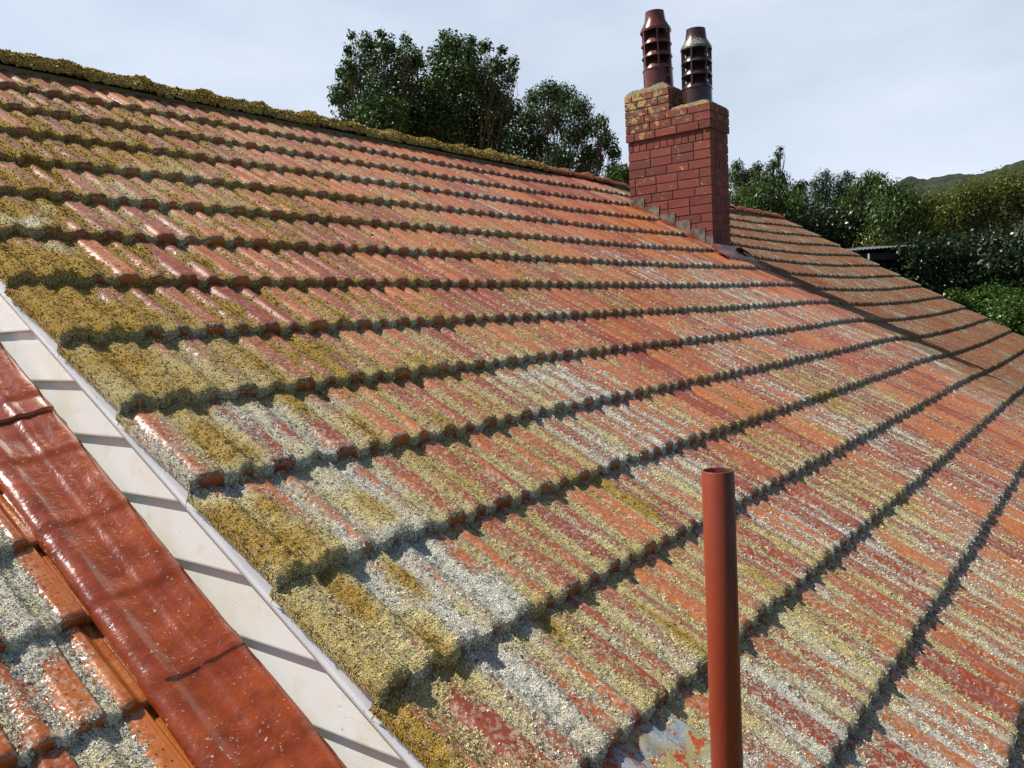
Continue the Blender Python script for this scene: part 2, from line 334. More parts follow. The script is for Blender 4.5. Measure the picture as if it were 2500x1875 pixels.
def tile_field(kind, rows, ucols, gsc, plane_dn, name, mat, parent, du=0.0, dens=1.0, skip=None):
    V_, F_, UVs, COV, YEL, TINT, OLD, GREYED = [], [], [], [], [], [], [], []
    nv = 0
    STEP = .029/G*gsc; 
    for (k, vt) in rows:                    # k row parity, vt tail v
        for (ua, ub, xa, xb) in ucols(k):
            if skip and skip((ua+ub)/2, vt+.5*gsc): continue
            ctr = W3((ua+ub)/2, vt+.5*gsc, plane_dn) - np.array([0, 0, Z0]); dist = np.linalg.norm(ctr)
            vis = ctr @ fw > 0.2*dist
            px = 818/dist*dens if vis else 30
            ax = (ub-ua)*G; nx = int(np.clip(ax*px/1.25*.9, 7, 80)) ; ntt = int(np.clip(G*gsc*px/1.5*.75, 7, 80)); nf = int(np.clip(.05*px/1.6, 3, 18))
            X = np.linspace(xa, xb, nx)
            tn = np.concatenate([np.linspace(0, .07, max(3, nf//3)), np.linspace(.07, 1.0, ntt)[1:]])
            r = hsh(int(ua*100), int(vt*100), 3, 5); r2 = hsh(int(ua*100), int(vt*100), 4, 6); r3 = hsh(int(ua*100), int(vt*100), 9, 16)
            cg = np.linspace(0, 1, nf, endpoint=False)           # front face, bottom to top
            T = np.concatenate([np.zeros(nf), tn]); NO = np.concatenate([np.ones(nf), np.zeros(len(tn))]); CG = np.concatenate([cg, np.ones(len(tn))])
            XX, TT = np.meshgrid(X, T); NN = np.repeat(NO[:, None], nx, 1); CC = np.repeat(CG[:, None], nx, 1)
            if kind != 'lower' and k == 1: TT = TT*1.26
            U = ua + (XX-xa)/(xb-xa)*(ub-ua); Vv = vt + TT*gsc + (r-.5)*.022
            pr = profile(XX)/G*gsc
            rnd = (1-ss(0, .065, TT))**2*.0055/G
            top = STEP*(1-TT) + pr - .010/G - rnd*(.4+pr*G/.02) + (r2-.5)*.008 + (r3-.5)*.010*(XX-.5)
            D = top*CC + (1-CC)*(-.022/G)
            # slight outward belly of the nose
            Vv = Vv - NN*.012*np.sin(np.pi*np.clip(CC, 0, 1))
            c, y, al = fields(U, Vv, XX, TT, NN, k, r3, kind)
            if kind == 'main' or kind == 'far': old = ss(22.7, 23.6, U + .5*(fbm(U*3, Vv*3, 2, 77)-.5))
            else: old = np.zeros_like(U)
            if kind == 'lower': c = c*(1-.85*ss(2.1, 2.3, U))
            gr = fbm(U*G*190, Vv*G*190, 2, 61) if px > 90 else np.full_like(U, .5)
            lump = fbm(U*G*45, Vv*G*45, 2, 71)
            m = ss(.42, .72, c + (gr-.5)*.5)
            th = m*(.0014 + .0085*np.clip(c-.35, 0, .9)*(.4+1.1*lump) + .003*(gr-.5))/G*min(1, .35+px/300)
            if old.max() > .01: th = th*(1-.6*old)
            D = D + th*np.where(NN > .5, .15, 1.0); Vv = Vv - NN*th*1.1
            Dn = D + plane_dn + (dip(U) if kind in ('main', 'far') else 0)
            P = W3(U, Vv, Dn)
            nr = P.shape[0]
            # skirts left/right/back
            Pl = P.reshape(-1, 3); idx = np.arange(nr*nx).reshape(nr, nx)
            f = np.stack([idx[:-1, :-1], idx[:-1, 1:], idx[1:, 1:], idx[1:, :-1]], -1).reshape(-1, 4)
            bord = np.concatenate([idx[::-1, 0], ]); bord2 = idx[:, -1]
            drop = ND*.024
            sk1 = Pl[idx[:, 0]] - drop; sk2 = Pl[idx[:, -1]] - drop
            n0 = nr*nx; i1 = n0+np.arange(nr); i2 = n0+nr+np.arange(nr)
            fl = np.stack([i1[:-1], idx[:-1, 0], idx[1:, 0], i1[1:]], -1); fr = np.stack([idx[:-1, -1], i2[:-1], i2[1:], idx[1:, -1]], -1)
            A = np.vstack([Pl, sk1, sk2]); FF = np.vstack([f, fl, fr])
            def ext(a, sub=None):
                a = a.ravel(); return np.concatenate([a, a[idx[:, 0]], a[idx[:, -1]]])
            V_.append(A); F_.append(FF+nv); nv += len(A)
            UVs.append(np.stack([ext(XX), ext(TT + 3*NN)], -1))
            COV.append(ext(c)); YEL.append(ext(y)); GREYED.append(ext(al)); OLD.append(ext(old)); TINT.append(np.full(len(A), .15+.7*r2))
    V_ = np.vstack(V_); F_ = np.vstack(F_)
    o = mesh_np(name, V_, F_, mat, parent, dict(cov=np.concatenate(COV), yel=np.concatenate(YEL), tint=np.concatenate(TINT), old=np.concatenate(OLD), greyed=np.concatenate(GREYED)),
                np.vstack(UVs), smooth=True)
    print(name, len(V_), 'verts'); return o, V_, F_, np.concatenate(COV), np.concatenate(YEL)

# ------------------------------------------------------------------ the house
HB = (2.0, 0.5, 0.0)
house = thing('tiled_house', HB, 'white weatherboard house seen along its orange clay tiled roof, thick with yellow and grey lichen', 'house')
UJ = 22.62; UE = 40.0; UV0 = 2.975
def cols(u_from, u_to, w=TW, u_org=UV0):
    def f(k):
        off = 0.0 if k % 2 == 0 else .5
        out = []
        j0 = int(math.floor((u_from-u_org)/w))-1; j1 = int(math.ceil((u_to-u_org)/w))+1
        for j in range(j0, j1+1):
            a = u_org + (j+off)*w; b = a+w; a2 = max(a, u_from); b2 = min(b, u_to)
            if b2-a2 < .02: continue
            out.append((a2, b2, (a2-a)/w + 1e-4, (b2-a)/w - 1e-4))
        return out
    return f
rows = [(k, -float(k)) for k in range(1, 19)]
YR = (V0-.38)*cos(SLOPE)*G                     # ridge line, world y
def under_chimney(u, v):
    return 22.0 < u < 23.0 and -4.6 < v < -1.9
roof, RV, RF, RC, RY = tile_field('main', rows, cols(UV0, UJ), 1.0, 0.0, 'roof', M_TILE, house, skip=under_chimney)
roof['label'] = 'bright orange near section of the clay tiled roof'
roof2, RV2, RF2, RC2, RY2 = tile_field('far', rows, cols(UJ, UE), 1.0, 0.0, 'roof', M_TILE, house, skip=under_chimney)
roof2['label'] = 'duller brown far section of the clay tiled roof'
LG = .765
lrows = [(i, -8.67+LG*7-LG*i) for i in range(0, 20)]
lroof, LV, LF, LC, LY = tile_field('lower', lrows, cols(-7.0, 2.42, TW*LG, 2.36-TW*LG*12), LG, -.73, 'lower_roof', M_TILEG, house, dens=1.1)
lroof['label'] = 'glossy wet looking lower tiled roof with pale lichen clumps'

# ridge tiles
RIDV = []
def ridge_tile(u_a, u_b, vr, top, mossy, dr, roll=0.0):
    nL = 26; nA = 22; L = np.linspace(0, 1, nL); A = np.linspace(-1.25, 1.25, nA)
    LL, AA = np.meshgrid(L, A, indexing='ij')
    R = .112 + .022*(1-ss(.10, .17, LL)) + .004*LL
    px_ = (u_a + (u_b-u_a+.12)*LL)*G
    ux = px_; ang = AA
    base_ = W3(0, vr, 0); dr += .004
    yy = base_[1] + R*np.sin(-ang)*1.05; zz = base_[2] + top*G + R*np.cos(ang) - .118 + dip((u_a+u_b)/2)*G*cos(SLOPE) + dr + roll*LL
    gr = fbm(ux*60, ang*8, 3, 91); lump = fbm(ux*14, ang*2.5, 3, 95)
    c = np.clip(mossy + .5*(lump-.5), 0, 1); m = ss(.3, .6, c)*(.002+.030*(lump*(gr*.9+.35))) 
    yy = yy - np.sin(ang)*m; zz = zz + np.cos(ang)*m
    P = np.stack([ux, yy, zz], -1).reshape(-1, 3); idx = np.arange(nL*nA).reshape(nL, nA)
    f = np.stack([idx[:-1, :-1], idx[:-1, 1:], idx[1:, 1:], idx[1:, :-1]], -1).reshape(-1, 4)
    # end lip ring
    inn = P[idx[0]].copy(); cy = np.array([0, base_[1], base_[2]-.02]); inn[:, 1] = cy[1] + (inn[:, 1]-cy[1])*.80; inn[:, 2] = cy[2] + (inn[:, 2]-cy[2])*.80
    n0 = len(P); P = np.vstack([P, inn]); i2 = n0+np.arange(nA)
    f = np.vstack([f, np.stack([idx[0, 1:], idx[0, :-1], i2[:-1], i2[1:]], -1)])
    RIDV.append((P, f, np.concatenate([c.ravel(), c[0]])))
    o = mesh_np('ridge_tile', P, f, M_RIDGE, roof if u_a < UJ else roof2, dict(cov=np.concatenate([c.ravel(), c[0]])), smooth=True, base=np.array(HB)); return o
roof['_b'] = HB; roof2['_b'] = HB
u = 2.9; i = 0
while u < UE-.2:
    L = 1.215 if u < UJ else 1.05
    ms = .95 if u < 15 else (.75 if u < 19.5 else .22)
    ms += (hsh(i, 3, 1)-.5)*.2
    hi = .13 if u < 19 else .12
    ridge_tile(u, min(u+L, UE+.1), .33, hi, ms, (hsh(i, 9, 2)-.5)*(.012 if u < UJ else .02), (hsh(i, 5, 4)-.5)*(.0 if u < UJ else .02))
    u += L; i += 1
# mortar bedding below the ridge, and the back slope
n = NT('mortar'); k1 = n.noise(90, 4, .7); M_MORTAR = n.fin(n.mix(k1, (0.13, 0.11, 0.08), (0.36, 0.33, 0.26)), .95, n.bump(k1, .8, .008))
mb = MB()
p = W3(0, .33, 0)
mb.box((UV0*G+.02, p[1]-.10, p[2]-.09), (UE*G-.02, p[1]+.10, p[2]-.035)); mb.build('ridge_bedding', M_MORTAR, house)
bs = []
YB = p[1]; ZB = p[2]
for uu in np.linspace(UV0, UE, 40):
    for t in (0, .33, .66, 1.0):
        y_ = YB + t*5.6*cos(SLOPE); z_ = ZB - t*5.6*sin(SLOPE) + .01 + dip(uu)*G*.8; bs.append((uu*G, y_, z_))
idx = np.arange(160).reshape(40, 4); f = np.stack([idx[:-1, :-1], idx[1:, :-1], idx[1:, 1:], idx[:-1, 1:]], -1).reshape(-1, 4)
n160 = len(bs)
ob = mesh_np('back_slope', bs, f, M_TILE, house, dict(cov=np.full(n160, .3), yel=np.full(n160, .4), tint=np.full(n160, .5), old=np.full(n160, .3), greyed=np.zeros(n160)), np.zeros((n160, 2)))

# flashing strip along the lower roof, draped over it
n = NT('painted_flashing'); md = n.noise(14, 4, .6); fn = n.noise(240, 3, .7); sp = n.noise(95, 4, .7)
col = n.mix(n.rng(md, .3, .7), (0.19, 0.028, 0.007), (0.34, 0.062, 0.011))
col = n.mix(n.math('MULTIPLY', n.rng(n.noise(22, 3, .5), .55, .75), .5), col, (0.09, 0.014, 0.008))
fleck = n.rng(n.math('ADD', sp, n.math('MULTIPLY', n.noise(8, 2), .16)), .73, .76)
col = n.mix(fleck, col, (0.58, 0.52, 0.36))
M_FLASH = n.fin(col, n.math('ADD', .17, n.math('MULTIPLY', md, .16)), n.bump(n.math('ADD', n.math('ADD', md, n.math('MULTIPLY', sp, .25)), n.math('MULTIPLY', fleck, 1.2)), .5, .008), coat=(.6, .12))
def lower_top(u, v):
    """height (courses) of the lower tiles at u, v"""
    i = np.ceil((lrows[0][1]-v)/LG); vt = lrows[0][1]-LG*i; t = np.clip((v-vt)/LG, 0, 1)
    a0 = 2.36-TW*LG*12 + np.where(i % 2 == 0, 0, .5)*TW*LG; x = np.mod((u-a0)/(TW*LG), 1)
    return -.73 + .029/G*LG*(1-t) + profile(x)/G*LG - .01/G
jn = [-3.0, -5.4, -8.10, -10.93, -13.6, -16.2, -19]
for q in range(len(jn)-1):
    va, vb = jn[q+1]+.0, jn[q]+.12
    nu, nvv = 26, 150
    Uq, Vq = np.meshgrid(np.linspace(0, 1, nu), np.linspace(va, vb, nvv))
    U_ = 2.35 + Uq*(2.985-2.35) + .03*(fbm(Vq*1.3, Uq*0+q, 2, 5)-.5)*(1-Uq)
    Ht = lower_top(np.minimum(U_, 2.42), Vq)
    fr_ = np.mod((lrows[0][1]-Vq)/LG, 1.0); sm = -.73 + .045 + .060*(ss(.0, .16, fr_)*0 + (1-ss(.0, .20, fr_))*0 + 0) + .022*fr_*(1-ss(.88, 1.0, fr_))
    D = sm*(.55) + (-.66)*.45 + .075*ss(.50, .95, Uq) + .022*np.exp(-((Uq-.60)/.07)**2) + .018*np.exp(-((Uq-.18)/.08)**2) + .030 + .03*(fbm(U_*3.1, Vq*2.2, 3, 8)-.5)
    D = D - .035*(1-ss(0, .06, Uq)) + .011*(q % 2) + .014*(1-ss(va+.0, va+.25, Vq))
    P = W3(U_, Vq, D).reshape(-1, 3); idx = np.arange(nu*nvv).reshape(nvv, nu)
    f = np.stack([idx[:-1, :-1], idx[:-1, 1:], idx[1:, 1:], idx[1:, :-1]], -1).reshape(-1, 4)
    lo = P[idx[0]] - ND*.012; le = P[idx[:, 0]]-ND*.012
    n0 = len(P); P = np.vstack([P, lo, le]); i2 = n0+np.arange(nu); i3 = n0+nu+np.arange(nvv)
    f = np.vstack([f, np.stack([i2[:-1], i2[1:], idx[0, 1:], idx[0, :-1]], -1), np.stack([i3[:-1], idx[:-1, 0], idx[1:, 0], i3[1:]], -1)])
    ri = P[idx[:, -1]]-ND*.02; n0 = len(P); P = np.vstack([P, ri]); i4 = n0+np.arange(nvv)
    f = np.vstack([f, np.stack([idx[:-1, -1], i4[:-1], i4[1:], idx[1:, -1]], -1)])
    mesh_np('apron_flashing', P, f, M_FLASH, house, smooth=True)

# ------------------------------------------------------------------ gable wall: weatherboards, bargeboard
n = NT('white_paint'); dirt = n.noise(4.5, 4, .6); fl = n.noise(50, 5, .75, stretch=(1, .35, 1.3)); grain = n.noise(60, 3, .5, stretch=(1, .12, 2.5))
spk = n.noise(95, 3, .8, stretch=(1, 1, .6))
col = n.mix(n.rng(dirt, .50, .75), (0.82, 0.82, 0.80), (0.76, 0.72, 0.58))
col = n.mix(n.math('MULTIPLY', n.rng(n.noise(16, 3), .58, .74), .35), col, (0.66, 0.56, 0.34))
peel = n.rng(fl, .665, .69)
col = n.mix(n.math('MULTIPLY', peel, .45), col, (0.52, 0.49, 0.43))
col = n.mix(n.math('MULTIPLY', n.rng(spk, .70, .715), .85), col, (0.16, 0.14, 0.09))
b = n.bump(n.math('ADD', n.math('MULTIPLY', peel, -1.0), n.math('MULTIPLY', grain, .08)), .6, .004)
M_WHITE = n.fin(col, .36, b, spec=.45)
n = NT('barge_paint'); fl = n.noise(45, 5, .75); col = n.mix(n.rng(n.noise(6, 3), .4, .7), (0.66, 0.66, 0.68), (0.58, 0.58, 0.60))
peel = n.rng(fl, .66, .675); crk = n.rng(n.noise(120, 4, .8, stretch=(1, .5, .5)), .72, .735)
col = n.mix(n.math('MULTIPLY', peel, .6), col, (0.55, 0.54, 0.51)); col = n.mix(n.math('MULTIPLY', crk, .7), col, (0.25, 0.23, 0.19))
M_BARGE = n.fin(col, .42, n.bump(n.math('ADD', peel, n.math('MULTIPLY', crk, -1)), .9, .005))
XW = 3.065*G
Lz = Z0 + .12*G                                # lap height reference
EXPO = .4195*G
tn = math.tan(SLOPE)
def yline(z, dn=-.05):                          # y of front slope line at height z
    # plane: y*sin - z*cos = HPL-dn
    return ((HPL-dn)*G + (z-Z0)*cos(SLOPE))/sin(SLOPE)
zr = W3(0, .33, -.05)[2]; yr = W3(0, .33, -.05)[1]
mb = MB(); k = -40
while True:
    zb = Lz + k*EXPO; zt = zb + EXPO
    if zb < 0.05: k += 1; continue
    if zb > zr-.02: break
    zt2 = min(zt+.004, zr); y0 = max(yline(zb), -2.2) if zb > yline.__defaults__[0] else -2.2
    yb0 = max(yline(zb), -1.35); yt0 = max(yline(zt2), -1.35)
    yb1 = 2*yr-yline(zb); yt1 = 2*yr-yline(zt2); yb1 = min(yb1, 2*yr+1.35); yt1 = min(yt1, 2*yr+1.35)
    w = .003*math.sin(k*2.1)
    nseg = 24; pts = []
    for s_ in range(nseg+1):
        q = s_/nseg; yb = yb0*(1-q)+yb1*q; yt = yt0*(1-q)+yt1*q; wob = .0012*math.sin(yb*3+k)
        pts += [(XW+.012, yb, zb+wob), (XW-.012, yb, zb+wob), (XW-.0125, yb, zb+.004+wob), (XW+.0005, yt, zt2)]
    f = []
    for s_ in range(nseg):
        a = s_*4; b_ = a+4
        f += [(a+i_, b_+i_, b_+i_+1, a+i_+1) for i_ in range(3)]
    mb.add(pts, f)
    k += 1
mb.build('weatherboards', M_WHITE, house)
# bargeboard: sheared board along the slope, front and back pitch, with a thin lower bead
XB = 3.005*G
def sl(x, v, dn): return W3(x/G, v, dn)
mb = MB()
for (x0, x1, d0, d1) in ((XB, XB+.024, -.115, .0), (XB-.009, XB+.022, -.142, -.118)):
    vs = np.linspace(-17.6, .33, 60); P = []
    for v in vs:
        j = .004*math.sin(v*7.3)*0
        P += [sl(x0, v, d0), sl(x1, v, d0), sl(x1, v, d1), sl(x0, v, d1)]
    f = []
    for s_ in range(len(vs)-1):
        a = s_*4; b_ = a+4
        f += [(a+i_, b_+i_, b_+(i_+1) % 4, a+(i_+1) % 4) for i_ in range(4)]
    mb.add(P, f + [(3, 2, 1, 0)])
mb.build('bargeboard', M_BARGE, house, bevel=.0015)
mb = MB()
def mir(p): return (p[0], 2*yr-p[1], p[2])
P = []
for v in np.linspace(-17.6, .33, 20): P += [mir(sl(XB, v, -.105)), mir(sl(XB+.024, v, -.105)), mir(sl(XB+.024, v, .02)), mir(sl(XB, v, .02))]
f = []
for s_ in range(19):
    a = s_*4; b_ = a+4; f += [(a+i_, a+(i_+1) % 4, b_+(i_+1) % 4, b_+i_) for i_ in range(4)]
mb.add(P, f); mb.build('bargeboard', M_BARGE, house)
# plain walls below the eaves (rest of the house and the lean-to)
mb = MB(); ye = W3(0, -17.4, 0)[1]; ze = W3(0, -17.4, -.2)[2]
mb.box((XW+.03, ye+.35, 0), (UE*G-.15, ye+.5, ze+.12)); mb.box((XW+.03, 2*yr-ye-.5, 0), (UE*G-.15, 2*yr-ye-.35, ze+.12))
zt_ = zr-.12
mb.prism([(UE*G-.3, ye+.35, 0), (UE*G-.3, 2*yr-ye-.35, 0), (UE*G-.3, 2*yr-ye-.35, ze+.1), (UE*G-.3, yr, zt_), (UE*G-.3, ye+.35, ze+.1)], (.15, 0, 0))
yl = W3(0, -17.6, 0)[1]; zl = W3(0, -17.6, -.95)[2]
mb.box((-7*G+.1, ye+.35, 0), (XW-.05, ye+.45, zl+.05)); mb.box((-7*G+.1, ye+.35, 0), (-7*G+.2, yr-2.5, zl+.02))
mb.build('wall', M_WHITE, house)

# ------------------------------------------------------------------ chimney
n = NT('red_brick'); r = n.attr('rnd'); k1 = n.noise(30, 4, .6); k2 = n.noise(190, 3, .7)
col = n.mix(r, (0.155, 0.026, 0.018), (0.28, 0.052, 0.030)); col = n.mix(n.math('MULTIPLY', n.rng(k1, .5, .75), .5), col, (0.12, 0.035, 0.025))
col = n.mix(n.math('MULTIPLY', n.rng(k2, .68, .72), .5), col, (0.45, 0.30, 0.22))
sx = n.sep(n.obj())
# lichen thickest on the raised back stub (object space is metres from the chimney base)
hgt = n.rng(sx[2], 1.05, 1.75); bk = n.rng(sx[1], .15, .75)
li = n.math('ADD', n.noise(16, 5, .7), n.math('MULTIPLY', n.math('MULTIPLY', hgt, bk), .17))
lm = n.rng(n.math('ADD', li, n.math('MULTIPLY', n.rng(sx[2], .1, 1.2), .02)), .64, .66)
och = n.mix(n.rng(k2, .4, .6), (0.46, 0.22, 0.025), (0.50, 0.42, 0.16)); lm = n.math('MULTIPLY', lm, n.rng(sx[2], -.2, .8))
gr = n.rng(n.math('ADD', n.noise(14, 4, .7, stretch=(1, 1, 1.4)), n.math('MULTIPLY', n.rng(sx[2], 1.15, 1.5), .10)), .66, .69)
col = n.mix(n.math('MULTIPLY', gr, n.rng(sx[2], .9, 1.2)), col, n.mix(k2, (0.08, 0.075, 0.05), (0.33, 0.31, 0.24)))
col = n.mix(lm, col, och)
M_BRICK = n.fin(col, .75, n.bump(n.math('ADD', n.math('MULTIPLY', k1, .6), n.math('ADD', k2, n.math('MULTIPLY', lm, .9))), .6, .005))
n = NT('brick_mortar'); k1 = n.noise(120, 4, .7); M_BM = n.fin(n.mix(k1, (0.06, 0.05, 0.04), (0.24, 0.21, 0.16)), .95, n.bump(k1, .8, .006))
n = NT('mossy_mortar'); k1 = n.noise(90, 4, .7); k2 = n.noise(22, 4, .6)
col = n.mix(n.rng(k1, .35, .65), (0.08, 0.07, 0.04), (0.34, 0.31, 0.2)); col = n.mix(n.rng(k2, .54, .6), col, n.mix(k1, (0.38, 0.18, 0.02), (0.50, 0.36, 0.10)))
M_FLAUNCH = n.fin(col, .95, n.bump(n.math('ADD', k1, k2), .9, .02))
CX0, CX1, CY0, CY1 = 21.88*G, 23.14*G, 9.43*G, 12.0*G
CB = ((CX0+CX1)/2, CY0, Z0+1.4*G)
chim = bpy.data.objects.new('chimney', None); scene.collection.objects.link(chim); chim.parent = house
chim.location = tuple(CB[i]-HB[i] for i in range(3)); chim['_b'] = CB
# real object for the chimney part: the brickwork mesh itself carries the sub-parts
bpy.data.objects.remove(chim)
zt = lambda g: Z0+g*G
core = MB(); m_ = .006
core.box((CX0+m_, CY0+m_, zt(.6)), (CX1-m_, CY1-m_, zt(5.06)))
core.box((CX0-.012+m_, CY0-.012+m_, zt(5.06)), (CX1+.012-m_, CY1+.012-m_, zt(5.74)))
core.box((CX0-.012+m_, 10.62*G+m_, zt(5.74)), (CX1+.012-m_, CY1+.012-m_, zt(6.40)))
br = MB()
def course(z0, z1, x0, x1, y0, y1, shift, pat='str', skipback=False):
    """bricks round the four faces of a rectangle between z0 and z1"""
    j = .0085
    L = .222; Wd = .105
    def line(a, b, first, horiz):
        out = []; s_ = a; fl = first
        while s_ < b-.02:
            e = min(s_+fl, b)
            if b-e < .04: e = b
            out.append((s_, e)); s_ = e+j; fl = L if pat == 'str' else (.066 if pat == 'sol' else L)
            if pat == 'mix': fl = random.choice([L, L, .105, .05])
        return out
    for (a, b) in line(y0, y1, [L, .11, .165][shift % 3] if pat != 'sol' else .066, 0):
        br.box((x0, a, z0), (x0+.10, b, z1), rng.random(), jit=.0009)
        br.box((x1-.10, a, z0), (x1, b, z1), rng.random(), jit=.0009)
    for (a, b) in line(x0+.105, x1-.105, [.10, .17, .06][shift % 3] if pat != 'sol' else .066, 1):
        br.box((a, y0, z0), (b, y0+.09, z1), rng.random(), jit=.0009)
        br.box((a, y1-.09, z0), (b, y1, z1), rng.random(), jit=.0009)
random.seed(4)
z = zt(.75); BH = .0762; JJ = .0095; c_ = 0
ztop = zt(5.06)
nrow = int(round((ztop-.24*G*1.2 - z)/(BH+JJ)))
z = ztop - (.30*G) - nrow*(BH+JJ)
for c_ in range(nrow):
    course(z, z+BH, CX0, CX1, CY0, CY1, c_*2+(c_//3), 'str'); z += BH+JJ
course(z, ztop-.007, CX0, CX1, CY0, CY1, 0, 'sol')
z = ztop+.002
ch = (zt(5.74)-z-.016)/3
for c_ in range(3):
    course(z, z+ch, CX0-.014-(.004 if c_ == 0 else 0), CX1+.014, CY0-.014, CY1+.014, c_+1, 'str'); z += ch+.008
ch = (zt(6.40)-zt(5.74))/3-.006; z = zt(5.74)+.004
for c_ in range(3):
    course(z, z+ch, CX0-.014, CX1+.014, 10.62*G, CY1+.014, c_, 'str'); z += ch+.008
# one mesh: bricks + mortar core (two materials)
v = np.vstack(br.v + core.v); a_ = np.concatenate(br.a + core.a); nb = br.n
me = bpy.data.meshes.new('chimney'); me.from_pydata((v-np.array(CB)).tolist(), [], br.f + [tuple(i_+nb for i_ in q) for q in core.f]); me.update()
at_ = me.attributes.new('rnd', 'FLOAT', 'POINT'); at_.data.foreach_set('value', a_.astype(np.float32))
me.materials.append(M_BRICK); me.materials.append(M_BM)
me.polygons.foreach_set('material_index', np.array([0]*len(br.f)+[1]*len(core.f), np.int32))
chim = bpy.data.objects.new('chimney', me); scene.collection.objects.link(chim); chim.parent = house; chim.location = tuple(CB[i]-HB[i] for i in range(3)); chim['_b'] = CB
bv = chim.modifiers.new('bevel', 'BEVEL'); bv.width = .0035; bv.segments = 2; bv.limit_method = 'ANGLE'
# mortar flaunching humps
def hump(x0, x1, y0, y1, z0, hh, seed, sides=.02):
    nx, ny = 40, 40; X, Y = np.meshgrid(np.linspace(0, 1, nx), np.linspace(0, 1, ny))
    e = np.minimum(np.minimum(X, 1-X)*(x1-x0), np.minimum(Y, 1-Y)*(y1-y0)); H = hh*(1-np.exp(-e/.06))
    H = H*(.55+.9*fbm(X*4, Y*4, 3, seed)) - .02*(e < .001) + .014*fbm(X*30, Y*30, 2, seed+5)
    P = np.stack([x0+(x1-x0)*X, y0+(y1-y0)*Y, z0+H], -1).reshape(-1, 3); idx = np.arange(nx*ny).reshape(ny, nx)
    f = np.stack([idx[:-1, :-1], idx[:-1, 1:], idx[1:, 1:], idx[1:, :-1]], -1).reshape(-1, 4)
    return mesh_np('mortar_cap', P, f, M_FLAUNCH, chim, smooth=True)
hump(CX0-.012, CX1+.012, 10.62*G+.003, CY1+.012, zt(6.40)-.004, .085, 1)
hump(CX0-.012, CX1+.012, CY0-.012, 10.62*G-.003, zt(5.74)-.004, .065, 2)
# chimney pots
n = NT('salt_glaze_red'); k1 = n.noise(10, 4); k2 = n.noise(75, 4, .7)
col = n.mix(k1, (0.085, 0.018, 0.012), (0.16, 0.035, 0.022)); lm = n.rng(n.math('ADD', k2, n.math('MULTIPLY', n.noise(13, 2), .18)), .755, .765)
M_POT1 = n.fin(n.mix(lm, col, (0.50, 0.48, 0.38)), .22, n.bump(n.math('ADD', k1, n.math('MULTIPLY', lm, .5)), .3, .006), coat=(.5, .1))
n = NT('salt_glaze_brown'); k1 = n.noise(10, 4); k2 = n.noise(85, 4, .7); sx = n.sep(n.obj())
band = n.math('MULTIPLY', n.rng(sx[2], .52, .58), n.math('SUBTRACT', 1, n.rng(sx[2], .62, .68)))
col = n.mix(k1, (0.035, 0.016, 0.013), (0.08, 0.032, 0.026)); lm = n.rng(n.math('ADD', k2, n.math('MULTIPLY', band, .25)), .70, .72)
M_POT2 = n.fin(n.mix(lm, col, (0.34, 0.33, 0.28)), .22, n.bump(n.math('ADD', k1, n.math('MULTIPLY', lm, .5)), .3, .006), coat=(.5, .1))
n = NT('pot_inner_black'); M_POT_INNER = n.fin((0.008, 0.006, 0.005), .95)
